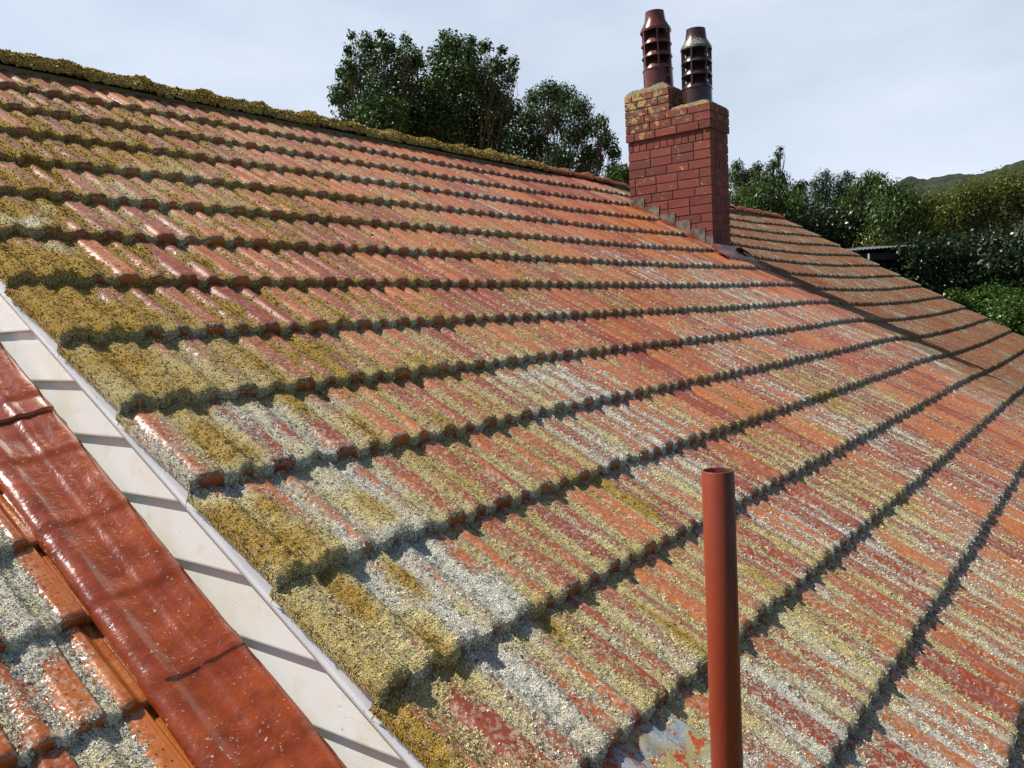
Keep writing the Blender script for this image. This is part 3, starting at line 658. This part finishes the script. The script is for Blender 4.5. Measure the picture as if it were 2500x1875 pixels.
def pot(x, y, z, mat, s=1.0, ht=.70, rot=0.0, lean=0.0):
    c = (x, y, z); R = .148*s; bh = .19; cone = .195; tiers = ht-bh-cone; th_ = tiers/3
    hb = MB()
    hb.lathe([(R*1.0, 0), (R*.99, bh*.9), (R*.97, bh), (R*.80, bh)], c, 40)
    zc = bh+tiers
    hb.lathe([(R*.80, zc+.004), (R*1.03, zc-.004), (R*1.05, zc+.012), (R*1.0, zc+.03), (R*.72, zc+.10), (R*.64, zc+cone-.012), (R*.645, ht), (R*.57, ht), (R*.56, ht-.10)], c, 40)
    root = hb.build('chimney_pot', mat, chim, smooth=False)
    m_ = root.data; m_.polygons.foreach_set('use_smooth', np.ones(len(m_.polygons), bool))
    es = root.modifiers.new('es', 'EDGE_SPLIT'); es.split_angle = radians(35)
    # shift origin to the pot's base
    for vv in m_.vertices: vv.co = vv.co - (Vector(c)-Vector(CB))
    root.location = Vector(c)-Vector(CB); root.rotation_euler = (lean, lean*.5, 0)
    add = MB()
    for i_ in range(3):                                    # sloping louvre rings
        z0 = bh + th_*i_
        add.lathe([(R*.62, z0+th_*.62), (R*.70, z0+th_*.50), (R*1.00, z0+.008), (R*1.03, z0-.010), (R*.92, z0-.014), (R*.62, z0+th_*.42)], (0, 0, 0), 40)
    for k in range(6):                                     # uprights
        t = rot + k*pi/3; w = .017; d = .016
        ct, st = cos(t), sin(t); rr = R*.965
        for (ra, rb) in ((rr-.030, rr+.006),):
            P = []
            for zz in (bh-.01, zc+.01):
                for (q, w_) in ((ra, -w/2), (rb, -w/2), (rb, w/2), (ra, w/2)): P.append((q*ct-w_*st, q*st+w_*ct, zz))
            add.add(P, [(0, 1, 2, 3), (4, 7, 6, 5), (0, 4, 5, 1), (1, 5, 6, 2), (2, 6, 7, 3), (3, 7, 4, 0)])
    v = np.vstack(add.v)
    me2 = m_; # merge into the pot mesh
    import bmesh
    bm = bmesh.new(); bm.from_mesh(me2); vs = [bm.verts.new(tuple(q)) for q in v]
    for fc in add.f:
        ff = bm.faces.new([vs[i_] for i_ in fc]); ff.smooth = True
    # near-black inner cylinder, blocks the view through the louvres
    nf = len(bm.faces); seg = 20; ring = [[bm.verts.new((R*.64*cos(2*pi*i_/seg), R*.64*sin(2*pi*i_/seg), zz)) for i_ in range(seg)] for zz in (.02, bh+3*th_)]
    for i_ in range(seg):
        ff = bm.faces.new((ring[0][i_], ring[0][(i_+1) % seg], ring[1][(i_+1) % seg], ring[1][i_])); ff.material_index = 1
    ff = bm.faces.new(ring[1]); ff.material_index = 1
    bmesh.ops.recalc_face_normals(bm, faces=bm.faces)
    bm.to_mesh(me2); bm.free(); me2.materials.append(M_POT_INNER)
    return root
p1 = pot(22.5*G, 11.24*G, zt(6.58), M_POT1, 1.0, .75, rot=radians(212), lean=-.02); p1['label'] = 'reddish louvred chimney pot on the raised back of the stack'
p2 = pot(22.5*G, 10.05*G, zt(5.78), M_POT2, .98, .75, rot=radians(185), lean=.01); p2['label'] = 'dark brown louvred chimney pot on the lower front of the stack'

# stepped flashings on the near face, apron round the base
n = NT('old_lead'); k1 = n.noise(14, 4, .6); k2 = n.noise(120, 3, .6)
col = n.mix(n.rng(k1, .35, .65), (0.10, 0.065, 0.04), (0.26, 0.25, 0.21)); col = n.mix(n.rng(n.noise(22, 3), .56, .7), col, (0.28, 0.17, 0.06))
M_LEAD = n.fin(col, .5, n.bump(k1, .4, .01), metal=.15)
steps = [(12.03, 11.52, 3.40, 2.70), (11.50, 11.06, 3.13, 2.44), (11.03, 10.57, 2.87, 2.15), (10.55, 10.10, 2.61, 1.88), (10.08, 9.65, 2.35, 1.60), (9.63, 9.42, 2.10, 1.44)]
for (ya, yb, zz, zb_) in steps:
    mb = MB(); X = CX0-.004
    jj = rng.normal(0, .003, 4)
    mb.prism([(X, ya*G, zt(zb_+.02)), (X+jj[0]*.5, yb*G+.002, zt(zb_-.24)), (X-.003, yb*G+jj[1], zt(zz)), (X-.001, ya*G+jj[2], zt(zz)+jj[3])], (.008, 0, 0)); mb.build('step_flashing', M_LEAD, chim)
n = NT('painted_lead'); k1 = n.noise(12, 4, .6); M_PLEAD = n.fin(n.mix(n.rng(k1, .3, .7), (0.16, 0.035, 0.018), (0.34, 0.075, 0.028)), .38, n.bump(k1, .5, .015))
def strip(name, uvpts, mat, parent, w_over=.0):
    """ribbon through (u,v,dn) rows"""
    A = np.array(uvpts, float); m, k_, _ = A.shape
    P = W3(A[..., 0], A[..., 1], A[..., 2]+dip(A[..., 0])).reshape(-1, 3); idx = np.arange(m*k_).reshape(m, k_)
    f = np.stack([idx[:-1, :-1], idx[:-1, 1:], idx[1:, 1:], idx[1:, :-1]], -1).reshape(-1, 4)
    o = mesh_np(name, P, f, mat, parent, smooth=True); s_ = o.modifiers.new('s', 'SOLIDIFY'); s_.thickness = .004; s_.offset = 1; return o
vs = np.linspace(-1.6, -5.35, 40); rowsS = []
for v in vs:
    b_ = .015*math.sin(v*9)+.01+.06*(1-((-v) % 1.0))
    w_ = .40+.05*math.sin(v*5)
    rowsS.append([(21.89-w_, v, b_-.04), (21.89-w_*.75, v, b_+.015), (21.89-w_*.4, v, b_-.005), (21.89-.12, v, b_+.03), (21.876, v, b_+.045)])
strip('side_flashing', rowsS, M_PLEAD, chim)
rowsS = []
for u in np.linspace(21.3, 23.6, 30):
    q = .02*math.sin(u*17)
    rowsS.append([(u, -5.62+q, .05), (u, -5.50, .13+q), (u, -5.25, .13), (u, -5.03, .15), (u, -4.93, .22)])
strip('front_flashing', rowsS, M_PLEAD, chim)
rowsS = []
for v in vs:
    b_ = .12+.075*(1-((-v) % 1.0))
    rowsS.append([(23.12, v, b_+.08), (23.3, v, b_+.02), (23.55, v, b_-.02)])
strip('side_flashing', rowsS, M_LEAD, chim)

# ------------------------------------------------------------------ vent pipe through the roof
n = NT('painted_pipe'); k1 = n.noise(7, 3); sx = n.sep(n.obj()); st = n.noise(26, 4, .7, stretch=(1, 1, .12))
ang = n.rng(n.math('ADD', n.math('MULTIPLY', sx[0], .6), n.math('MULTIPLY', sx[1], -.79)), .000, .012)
col = n.mix(k1, (0.22, 0.034, 0.013), (0.28, 0.046, 0.016)); col = n.mix(n.math('MULTIPLY', n.math('MULTIPLY', n.rng(st, .40, .55), ang), .85), col, (0.03, 0.012, 0.009))  # shade of the pipe's right side painted into its colour, in broken streaks
col = n.mix(n.rng(n.noise(260, 2, .7), .72, .74), col, (0.55, 0.2, 0.12))
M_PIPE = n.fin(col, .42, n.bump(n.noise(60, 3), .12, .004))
tp = ray(1752.5, 1148)*4.45*G + np.array([0, 0, Z0]); fz = W3(tp[0]/G, 0, 0)
zf = (-HPL*G + tp[1]*sin(SLOPE))/cos(SLOPE) + Z0 - .05
R_ = 39.2/F_PX*4.45*G
hp = tp[2]-zf
pipe = thing('vent_pipe', (tp[0], tp[1], zf), 'red painted round metal vent pipe standing upright out of the tiles', 'vent pipe')
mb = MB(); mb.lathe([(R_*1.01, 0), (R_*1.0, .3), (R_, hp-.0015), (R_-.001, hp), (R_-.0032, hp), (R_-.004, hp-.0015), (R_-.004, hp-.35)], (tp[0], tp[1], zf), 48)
pp = mb.build('pipe', M_PIPE, pipe, smooth=True); es = pp.modifiers.new('es', 'EDGE_SPLIT'); es.split_angle = radians(50)
mb = MB(); mb.lathe([(R_*1.9, 0.02), (R_*1.35, .06), (R_*1.12, .12), (R_*1.02, .14)], (tp[0], tp[1], zf+.02), 32); mb.build('collar', M_PLEAD, pipe, smooth=True)
pipe.rotation_euler = (0, radians(-.0), 0)

# bare zinc flashing sheet lying over the tiles beside the pipe
n = NT('peeling_zinc'); k1 = n.noise(16, 4, .6, dist=.6); k2 = n.noise(40, 5, .65); k3 = n.noise(7, 3)
col = n.mix(n.rng(k1, .3, .7), (0.13, 0.17, 0.20), (0.36, 0.42, 0.45)); col = n.mix(n.rng(k3, .5, .62), col, (0.36, 0.31, 0.12))
pm = n.rng(k2, .545, .56); col = n.mix(pm, col, (0.42, 0.075, 0.025)); lm = n.rng(n.noise(120, 4, .7), .60, .63); col = n.mix(n.math('MULTIPLY', lm, n.rng(n.noise(12, 2), .42, .55)), col, (0.50, 0.50, 0.43))
M_ZINC = n.fin(col, .42, n.bump(n.math('ADD', k1, n.math('MULTIPLY', pm, .4)), .6, .008), metal=0.1)
def main_top(u, v):
    k = np.ceil(-v - 1e-6); t = np.clip(v+k, 0, 1); off = np.where(k % 2 == 0, 0, .5); x = np.mod((u-UV0)/TW-off, 1)
    return .029/G*(1-t) + profile(x)/G - .01/G
Uq, Vq = np.meshgrid(np.linspace(0, 1, 60), np.linspace(0, 1, 60))
U_ = 3.62 + 1.05*Uq + .05*(fbm(Vq*5, Uq*0, 2, 3)-.5); V_q = -13.98 + .955*Vq + 0*Uq
D = main_top(U_, V_q)*.75 + .016 + .02*(fbm(U_*3, V_q*3, 3, 4)-.3)
P = W3(U_, V_q, D).reshape(-1, 3); idx = np.arange(3600).reshape(60, 60)
zs = mesh_np('flashing_sheet', P, np.stack([idx[:-1, :-1], idx[:-1, 1:], idx[1:, 1:], idx[1:, :-1]], -1).reshape(-1, 4), M_ZINC, house, smooth=True)
zs['label'] = 'blue grey zinc sheet with peeling red paint'

# ------------------------------------------------------------------ lichen growth as small lobes on the near tiles
n = NT('lichen_lobes'); yel = n.attr('yel'); rr = n.attr('rnd'); mid = n.noise(60, 3)
lc = lichen_color(n, n.math('ADD', yel, n.math('MULTIPLY', n.math('SUBTRACT', mid, .5), .45)), n.noise(330, 2), mid)
lc = n.mix(n.math('MULTIPLY', n.rng(rr, .0, .25, 1, 0), .35), lc, n.mix(.5, lc, (0.16, 0.11, 0.03)))
lc = n.mix(1.0, lc, (1.12, 1.12, 1.12), 'MULTIPLY')
M_LOBE = n.fin(lc, .95, spec=.05)
def lobes(name, V_, F_, C_, Y_, maxd, count, label, size):
    # candidate quads near the camera with cover
    fc = V_[F_].mean(1); d = np.linalg.norm(fc-np.array([0, 0, Z0]), axis=1); rel = fc-np.array([0, 0, Z0]); z = rel @ fw
    px = 1250+F_PX*(rel @ CR)/np.maximum(z, .01); py = 937.5-F_PX*(rel @ CU)/np.maximum(z, .01)
    cv = C_[F_].mean(1); ok = (d < maxd) & (z > .2) & (px > -150) & (px < 2650) & (py > 0) & (py < 2050)
    e1 = V_[F_[:, 1]]-V_[F_[:, 0]]; e2 = V_[F_[:, 3]]-V_[F_[:, 0]]; nr = np.cross(e1, e2); ar = np.linalg.norm(nr, axis=1); nr = nr/np.maximum(ar, 1e-12)[:, None]
    gr = fbm(fc[:, 0]*75+fc[:, 2]*30, fc[:, 1]*75, 3, 88)
    w = np.where(ok, ar*ss(.50, .70, cv+(gr-.5)*1.1)/np.maximum(d, 1.2)**1.6, 0); w = w/w.sum()
    ii = rng.choice(len(F_), count, p=w); a = rng.random((count, 2)); 
    p = V_[F_[ii, 0]]+e1[ii]*a[:, :1]+e2[ii]*a[:, 1:]; N_ = nr[ii]; dd = d[ii]
    s_ = size*(.55+.9*rng.random(count))*np.clip(dd/3.0, .75, 1.5)
    t1 = rng.normal(size=(count, 3)); t1 -= (t1*N_).sum(1)[:, None]*N_; t1 /= np.linalg.norm(t1, axis=1)[:, None]; t2 = np.cross(N_, t1)
    up = (.15+.65*rng.random(count))[:, None]
    A = p - t1*s_[:, None]*.5; B = p + t1*s_[:, None]*.5; C = p + t2*s_[:, None]*.55 + N_*s_[:, None]*up*.8; D_ = p - t2*s_[:, None]*.35 + N_*s_[:, None]*up*.55
    P = np.stack([A, B, C, D_], 1).reshape(-1, 3) ; b0 = np.arange(count)*4
    f = np.vstack([np.stack([b0, b0+1, b0+2], -1), np.stack([b0+1, b0, b0+3], -1)])
    yl = np.repeat(Y_[F_[ii, 0]], 4); rn = np.repeat(rng.random(count), 4)
    o = mesh_np(name, P, f, M_LOBE, None, dict(yel=yl, rnd=rn)); o['kind'] = 'stuff'; o['label'] = label; o['category'] = 'lichen'; return o
lobes('lichen', RV, RF, RC, RY, 7.5, 330000, 'crusty yellow and grey white lichen growing over the orange roof tiles', .0056)
lobes('lichen', LV, LF, LC, LY, 4.5, 26000, 'pale green grey lichen clumps on the glossy lower roof tiles', .0052)

n_ = 0; rv_, rf_, rc_ = [], [], []
for (P_, f_, c_2) in RIDV[:16]:
    rv_.append(P_); rf_.append(f_+n_); rc_.append(c_2); n_ += len(P_)
rv_ = np.vstack(rv_); rc_ = np.concatenate(rc_)
lobes('moss', rv_, np.vstack(rf_), rc_+.1, np.full(len(rc_), .62)+.2*fbm(rv_[:, 0]*6, rv_[:, 1]*9, 2, 4), 12, 42000, 'brown and gold moss matted along the ridge tiles', .013)

# ------------------------------------------------------------------ vegetation
def leaves(centres, radii, count, size, up=.35, flat=1.0, shell=.55, droop=0.0, seed=1, aspect=.55):
    """many small folded leaves round a set of clump centres"""
    r = np.random.default_rng(seed); centres = np.asarray(centres, float); radii = np.asarray(radii, float)
    w = radii.mean(1)**2 if radii.ndim > 1 else radii**2; w = w/w.sum()
    ci = r.choice(len(centres), count, p=w); dirs = r.normal(size=(count, 3)); dirs /= np.linalg.norm(dirs, axis=1)[:, None]
    rad = (r.random(count)**shell)[:, None]
    R = radii[ci] if radii.ndim > 1 else radii[ci][:, None]
    # small twig clusters inside each clump
    nt = max(6, count//22); tw = r.integers(0, nt, count); toff = r.normal(size=(nt, 3))*.5
    c = centres[ci] + dirs*rad*R
    key = (tw*131+ci*17) % nt
    c = c + toff[key]*np.minimum(R, .5)*.28
    n_ = dirs*.6 + r.normal(size=(count, 3))*.6 + np.array([0, 0, up]); n_ /= np.linalg.norm(n_, axis=1)[:, None]
    t = r.normal(size=(count, 3)) + np.array([0, 0, -droop]); t -= (t*n_).sum(1)[:, None]*n_; t /= np.linalg.norm(t, axis=1)[:, None]; b = np.cross(n_, t)
    s = size*(.6+.8*r.random(count))[:, None]
    P = np.stack([c, c+t*s*.5+b*s*aspect*.5+n_*s*.08, c+t*s, c+t*s*.5-b*s*aspect*.5+n_*s*.08], 1).reshape(-1, 3)
    f = np.arange(count*4).reshape(-1, 4); return P, f, np.repeat(r.random(count), 4)
def tree(name, label, base, clumps, mat, nleaf, lsize, group=None, trunk_r=.12, twigs=3, seed=1, cat='tree', **kw):
    """clumps: list of (centre xyz, radius)"""
    t = thing(name, tuple(base), label, cat, group)
    cs = np.array([c for c, r in clumps]); rs = np.array([r for c, r in clumps])
    P, f, rn = leaves(cs, rs, nleaf, lsize, seed=seed, **kw)
    mesh_np('crown', P, f, mat, t, dict(rnd=rn))
    r = np.random.default_rng(seed+5); mb = MB(); b = np.array(base, float)
    mid = cs.mean(0); fork = b*.5+mid*.5; fork[:2] = b[:2]*.7+mid[:2]*.3; fork[2] = b[2] + (mid[2]-b[2])*.55
    mb.tube([b, b*.5+fork*.5+r.normal(0, .05, 3), fork], [trunk_r, trunk_r*.8, trunk_r*.6], 8)
    for c, rr in zip(cs, rs):
        m1 = fork*.55+c*.45 + r.normal(0, .12, 3) + np.array([0, 0, .1*np.linalg.norm(c-fork)])
        mb.tube([fork, m1, c], [trunk_r*.26, trunk_r*.15, trunk_r*.07], 5)
        for k in range(twigs):
            d = r.normal(size=3); d /= np.linalg.norm(d); d[2] = abs(d[2])*.8
            e = c+d*np.mean(rr)*.95; st_ = m1*.4+c*.6
            mb.tube([st_, st_*.45+e*.55+r.normal(0, .06, 3), e], [trunk_r*.10, trunk_r*.06, trunk_r*.025], 3)
    mb.build('trunk', M_BARK, t); return t
def clump_px(lst, dist, dz=.8, seed=0):
    """(px, py, rpx) -> clumps with real depth spread about a distance"""
    r = np.random.default_rng(seed); out = []
    for (px, py, rp) in lst:
        dd = dist + r.uniform(-dz, dz); out.append((at(px, py, dd), rp/F_PX*dd))
    return out
M_BIRCH = leafm('birch_leaf', (0.018, 0.040, 0.008), (0.040, 0.082, 0.016), (0.09, 0.15, 0.03))
M_ROUND = leafm('round_tree_leaf', (0.022, 0.048, 0.012), (0.05, 0.095, 0.025), (0.10, 0.17, 0.05))
M_PEACH = leafm('drooping_leaf', (0.025, 0.050, 0.010), (0.062, 0.105, 0.022), (0.15, 0.19, 0.05), .4)
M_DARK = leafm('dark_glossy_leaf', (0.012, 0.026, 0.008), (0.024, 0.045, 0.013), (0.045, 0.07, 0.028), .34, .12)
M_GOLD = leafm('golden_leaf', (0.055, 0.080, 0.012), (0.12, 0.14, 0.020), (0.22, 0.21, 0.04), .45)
M_CON = leafm('conifer_leaf', (0.012, 0.030, 0.010), (0.025, 0.055, 0.018), (0.05, 0.09, 0.03), .6, .2)
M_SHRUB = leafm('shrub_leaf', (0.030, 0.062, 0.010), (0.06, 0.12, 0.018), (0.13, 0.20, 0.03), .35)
D1 = 14.5
cl = clump_px([(835,225,28),(870,200,34),(850,165,24),(900,150,38),(945,120,32),(895,105,24),(880,275,60),(940,210,50),(985,150,40),(930,290,70),(1000,220,52),(1010,290,70),(1015,145,26),(955,340,75),(890,330,50),(1050,330,70),(820,235,18),(1020,380,60),(850,120,14),(990,95,12),(860,85,10),(930,82,12),(833,180,14),(930,400,80),(1010,420,80)], D1, 1.0, 1)
tree('birch_tree', 'leftmost dark leafy tree behind the ridge, with ragged shoots reaching left', (at(960, 700, D1)[0], at(960, 700, D1)[1], 0), cl, M_BIRCH, 36000, .060, 'trees behind the ridge', .07, 5, 11, droop=.6)
cl = clump_px([(1100,110,32),(1075,150,36),(1140,130,36),(1110,190,55),(1060,215,45),(1165,190,48),(1200,230,44),(1215,160,26),(1250,150,14),(1240,190,22),(1130,270,70),(1070,300,65),(1190,300,62),(1235,270,40),(1105,360,70),(1180,380,70),(1250,340,45),(1085,85,12),(1150,100,14),(1185,115,16),(1225,120,11),(1260,165,9),(1120,430,80),(1210,440,70)], D1+.8, 1.0, 2)
tree('birch_tree', 'tall dark leafy tree behind the ridge, in the middle of the three and highest', (at(1130, 700, D1)[0]+.5, at(1130, 700, D1)[1]+.5, 0), cl, M_BIRCH, 40000, .060, 'trees behind the ridge', .07, 5, 12, droop=.6)
cl = clump_px([(1340,225,30),(1305,240,26),(1375,240,34),(1415,265,32),(1290,290,34),(1350,290,40),(1440,310,28),(1470,300,18),(1400,330,34),(1310,350,38),(1480,345,26),(1500,375,18),(1440,380,30),(1360,390,45),(1420,425,50),(1500,420,26),(1290,410,50),(1480,330,12)], D1+2.5, 1.0, 3)
tree('rounded_tree', 'round topped green tree with open branches left of the brick chimney', (at(1380, 700, D1+2)[0], at(1380, 700, D1+2)[1], 0), cl, M_ROUND, 24000, .055, 'trees behind the ridge', .10, 8, 13)
cl = clump_px([(1505,430,20),(1530,425,22),(1545,445,24),(1485,440,12)], D1-3, .3, 4)
tree('small_tree', 'small dark bush tucked between the ridge and the left edge of the chimney', (at(1530, 700, D1-3)[0], at(1530, 700, D1-3)[1], 0), cl, M_BIRCH, 1500, .055, None, .05, 4, 14, cat='shrub')
# right of the chimney
D2 = 19.0
cl = clump_px([(1800,430,26),(1830,450,36),(1870,440,30),(1800,490,40),(1860,490,48),(1915,480,40),(1905,440,22),(1950,500,40),(1830,540,55),(1900,550,60),(1800,400,12),(1850,405,11),(1888,400,14),(1900,375,9),(1905,360,6),(1840,420,14),(1960,445,9),(1950,460,16)], D2, .8, 5)
tree('drooping_leaf_tree', 'long leafed tree just right of the chimney with loose shoots against the sky', (at(1860, 800, D2)[0], at(1860, 800, D2)[1], 0), cl, M_PEACH, 17000, .085, 'trees beyond the right end of the roof', .12, 4, 15, droop=2.0, aspect=.32)
cl = clump_px([(2010,440,24),(2000,470,30),(2050,450,26),(2075,435,14),(2030,490,45),(2075,480,34),(1985,450,12),(2015,425,9),(2065,425,7),(2020,540,60),(1970,560,50)], D2+1.5, .8, 6)
tree('conifer_tree', 'dark green feathery conifer poking above the hedge, right of the long leafed tree', (at(2030, 800, D2+1)[0], at(2030, 800, D2+1)[1], 0), cl, M_CON, 14000, .060, 'trees beyond the right end of the roof', .13, 6, 16, aspect=.3)
cl = clump_px([(2120,435,18),(2140,440,22),(2105,460,30),(2160,470,36),(2200,480,34),(2120,510,60),(2190,530,60),(2075,530,50),(2060,590,50),(2240,500,30)], D2+.3, .8, 7)
tree('drooping_leaf_tree', 'long leafed tree with rounded top shoot, between the conifer and golden hedge', (at(2150, 800, D2)[0], at(2150, 800, D2)[1], 0), cl, M_PEACH, 15000, .085, 'trees beyond the right end of the roof', .12, 4, 17, droop=2.0, aspect=.32)
# golden hedge top
cl = []
for px in range(2230, 2620, 34):
    top = 500-(px-2230)*.24 - (px > 2330)*8
    for k in range(3): cl.append((px+12*math.sin(k*3+px), top+k*38+12, 34))
cl = clump_px(cl + [(2130,600,40),(2170,585,40),(2150,625,34),(2100,640,22)], D2+.2, .7, 8)
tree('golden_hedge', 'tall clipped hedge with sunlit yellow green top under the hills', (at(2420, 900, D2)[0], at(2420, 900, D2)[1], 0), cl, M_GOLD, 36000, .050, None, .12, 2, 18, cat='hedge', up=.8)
cl = []
for px in range(2150, 2640, 44):
    for py in range(560, 800, 44):
        if py > 560+max(0, (2330-px))*.35: cl.append((px+10*math.sin(py), py+10*math.cos(px), 42))
cl = clump_px(cl, D2-1.2, .5, 9)
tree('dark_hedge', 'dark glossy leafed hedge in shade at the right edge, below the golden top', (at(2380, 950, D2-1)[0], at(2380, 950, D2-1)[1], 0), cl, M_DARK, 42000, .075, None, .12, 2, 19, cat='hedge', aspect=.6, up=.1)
cl = []
for px in range(1780, 2200, 44):
    for py in range(560, 700, 40): cl.append((px, py, 44))
cl = clump_px(cl, D2+.8, .5, 19)
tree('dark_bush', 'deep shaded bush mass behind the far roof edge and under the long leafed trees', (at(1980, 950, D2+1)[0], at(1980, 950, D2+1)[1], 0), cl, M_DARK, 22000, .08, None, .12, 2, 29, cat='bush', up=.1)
cl = clump_px([(2380,745,34),(2330,725,20),(2430,740,40),(2480,760,44),(2440,790,44),(2490,800,50),(2540,750,50),(2400,780,30),(2350,745,22),(2540,820,50)], 16.2, .5, 10)
tree('green_shrub', 'low bright green shrub in the sun beside the far roof edge at right', (at(2450, 1000, 16)[0], at(2450, 1000, 16)[1], 0), cl, M_SHRUB, 15000, .060, None, .06, 3, 20, cat='shrub', up=.6)

# shed
n = NT('dark_shed'); k1 = n.noise(20, 3); M_SHED = n.fin(n.mix(k1, (0.015, 0.013, 0.012), (0.04, 0.035, 0.03)), .8)
n = NT('shed_roof_metal'); M_SR = n.fin((0.14, 0.15, 0.16), .5, metal=.3)
n = NT('pale_plastic'); M_PP = n.fin((0.6, 0.6, 0.58), .5)
a = at(2070, 617, 17.2); b = at(2190, 606, 17.6); dx = (b-a); dx[2] = 0; dx = dx/np.linalg.norm(dx); dy = np.array([-dx[1], dx[0], 0])
if dy @ fw < 0: dy = -dy
shed = thing('garden_shed', (float(a[0]), float(a[1]), 0), 'dark open shed with a thin corrugated roof, half hidden behind the far roof edge', 'shed')
mb = MB(); L = 2.6; pts = []
a = a - dx*1.2; nn = 90
for i_ in range(nn+1):
    s_ = i_/nn*L
    for q in (0, 1.8): 
        p = a + dx*s_ + dy*q; zz = a[2] + (b[2]-a[2])*s_/1.4 + .012*math.sin(s_*2*pi/.076) + q*.08; pts.append((p[0], p[1], zz))
idx = np.arange((nn+1)*2).reshape(nn+1, 2)
mb.add(pts, [(int(idx[i_, 0]), int(idx[i_, 1]), int(idx[i_+1, 1]), int(idx[i_+1, 0])) for i_ in range(nn)]); o = mb.build('roof', M_SR, shed); s_ = o.modifiers.new('s', 'SOLIDIFY'); s_.thickness = .006
mb = MB()
def obox(o0, l0, l1, q0, q1, z0, z1):
    P = [(o0+dx*l+dy*q)[:2].tolist()+[z] for z in (z0, z1) for (l, q) in ((l0, q0), (l1, q0), (l1, q1), (l0, q1))]
    mb.add(P, [(0,3,2,1),(4,5,6,7),(0,1,5,4),(1,2,6,5),(2,3,7,6),(3,0,4,7)])
obox(a, .05, L-.05, .10, .14, a[2]-.16, a[2]-.03); obox(a, .05, L-.05, 1.6, 1.7, 0, a[2]+.05); obox(a, .05, .15, .1, 1.6, 0, a[2]-.03); obox(a, L-.15, L-.05, .1, 1.6, 0, a[2]); mb.build('wall', M_SHED, shed)
mb = MB(); hp_ = at(2121, 622, 17.3); mb.box((hp_[0]-.015, hp_[1]-.015, hp_[2]-.09), (hp_[0]+.015, hp_[1]+.015, hp_[2]+.02)); mb.build('hanging_tag', M_PP, shed)

# ------------------------------------------------------------------ ground and hill
n = NT('grass_ground'); k1 = n.noise(.6, 4); M_GR = n.fin(n.mix(k1, (0.03, 0.05, 0.012), (0.07, 0.09, 0.03)), .95)
g = np.linspace(-1, 1, 60); gx, gy = np.meshgrid(np.sign(g)*np.abs(g)**2*2500, np.sign(g)*np.abs(g)**2*2500)
idx = np.arange(3600).reshape(60, 60); f4 = np.stack([idx[:-1, :-1], idx[:-1, 1:], idx[1:, 1:], idx[1:, :-1]], -1).reshape(-1, 4)
struct(mesh_np('ground', np.stack([gx, gy, np.zeros_like(gx)], -1).reshape(-1, 3), f4, M_GR, smooth=True))
n = NT('forest_hill'); k1 = n.noise(.07, 5, .7); k2 = n.noise(.5, 3, .7)
M_HILL = n.fin(n.mix(n.rng(k1, .35, .65), (0.016, 0.024, 0.012), (0.045, 0.055, 0.022)), .95, n.bump(n.math('ADD', k1, k2), 1.0, 4))
# ridge profile as seen: (px, py) at 520 m
prof = [(1500, 640), (1800, 600), (2050, 520), (2170, 462), (2200, 443), (2260, 441), (2300, 432), (2380, 428), (2440, 416), (2500, 401), (2600, 380), (2750, 350), (2950, 340), (3300, 420)]
P = []; m = 0
NX, NY = 420, 60
pxs = np.linspace(prof[0][0], prof[-1][0], NX); pys = np.interp(pxs, [q[0] for q in prof], [q[1] for q in prof])
for i_ in range(NX):
    d = ray(pxs[i_], pys[i_]); hd = math.hypot(d[0], d[1]); top = d/hd*520; tz = top[2]+Z0
    for j_ in range(NY):
        q = j_/(NY-1); rad = 330 + 190*min(q*1.25, 1) + max(0, q-.8)*700
        hgt = tz*math.sin(min(q*1.25, 1)*pi/2)**1.3 if q <= .8 else tz*math.cos((q-.8)/.2*pi/2)
        P.append((d[0]/hd*rad, d[1]/hd*rad, hgt))
P = np.array(P); bump_ = (fbm(P[:, 0]*.10, P[:, 1]*.10, 3, 3)-.5)*6 + (fbm(P[:, 0]*.035, P[:, 1]*.035, 2, 9)-.5)*6
P[:, 2] = P[:, 2] + bump_*np.clip(P[:, 2]/20, 0, 1) - 1
idx = np.arange(NX*NY).reshape(NX, NY); f4 = np.stack([idx[:-1, :-1], idx[1:, :-1], idx[1:, 1:], idx[:-1, 1:]], -1).reshape(-1, 4)
struct(mesh_np('hill', P, f4, M_HILL))
for o in scene.objects:
    if '_b' in o: del o['_b']
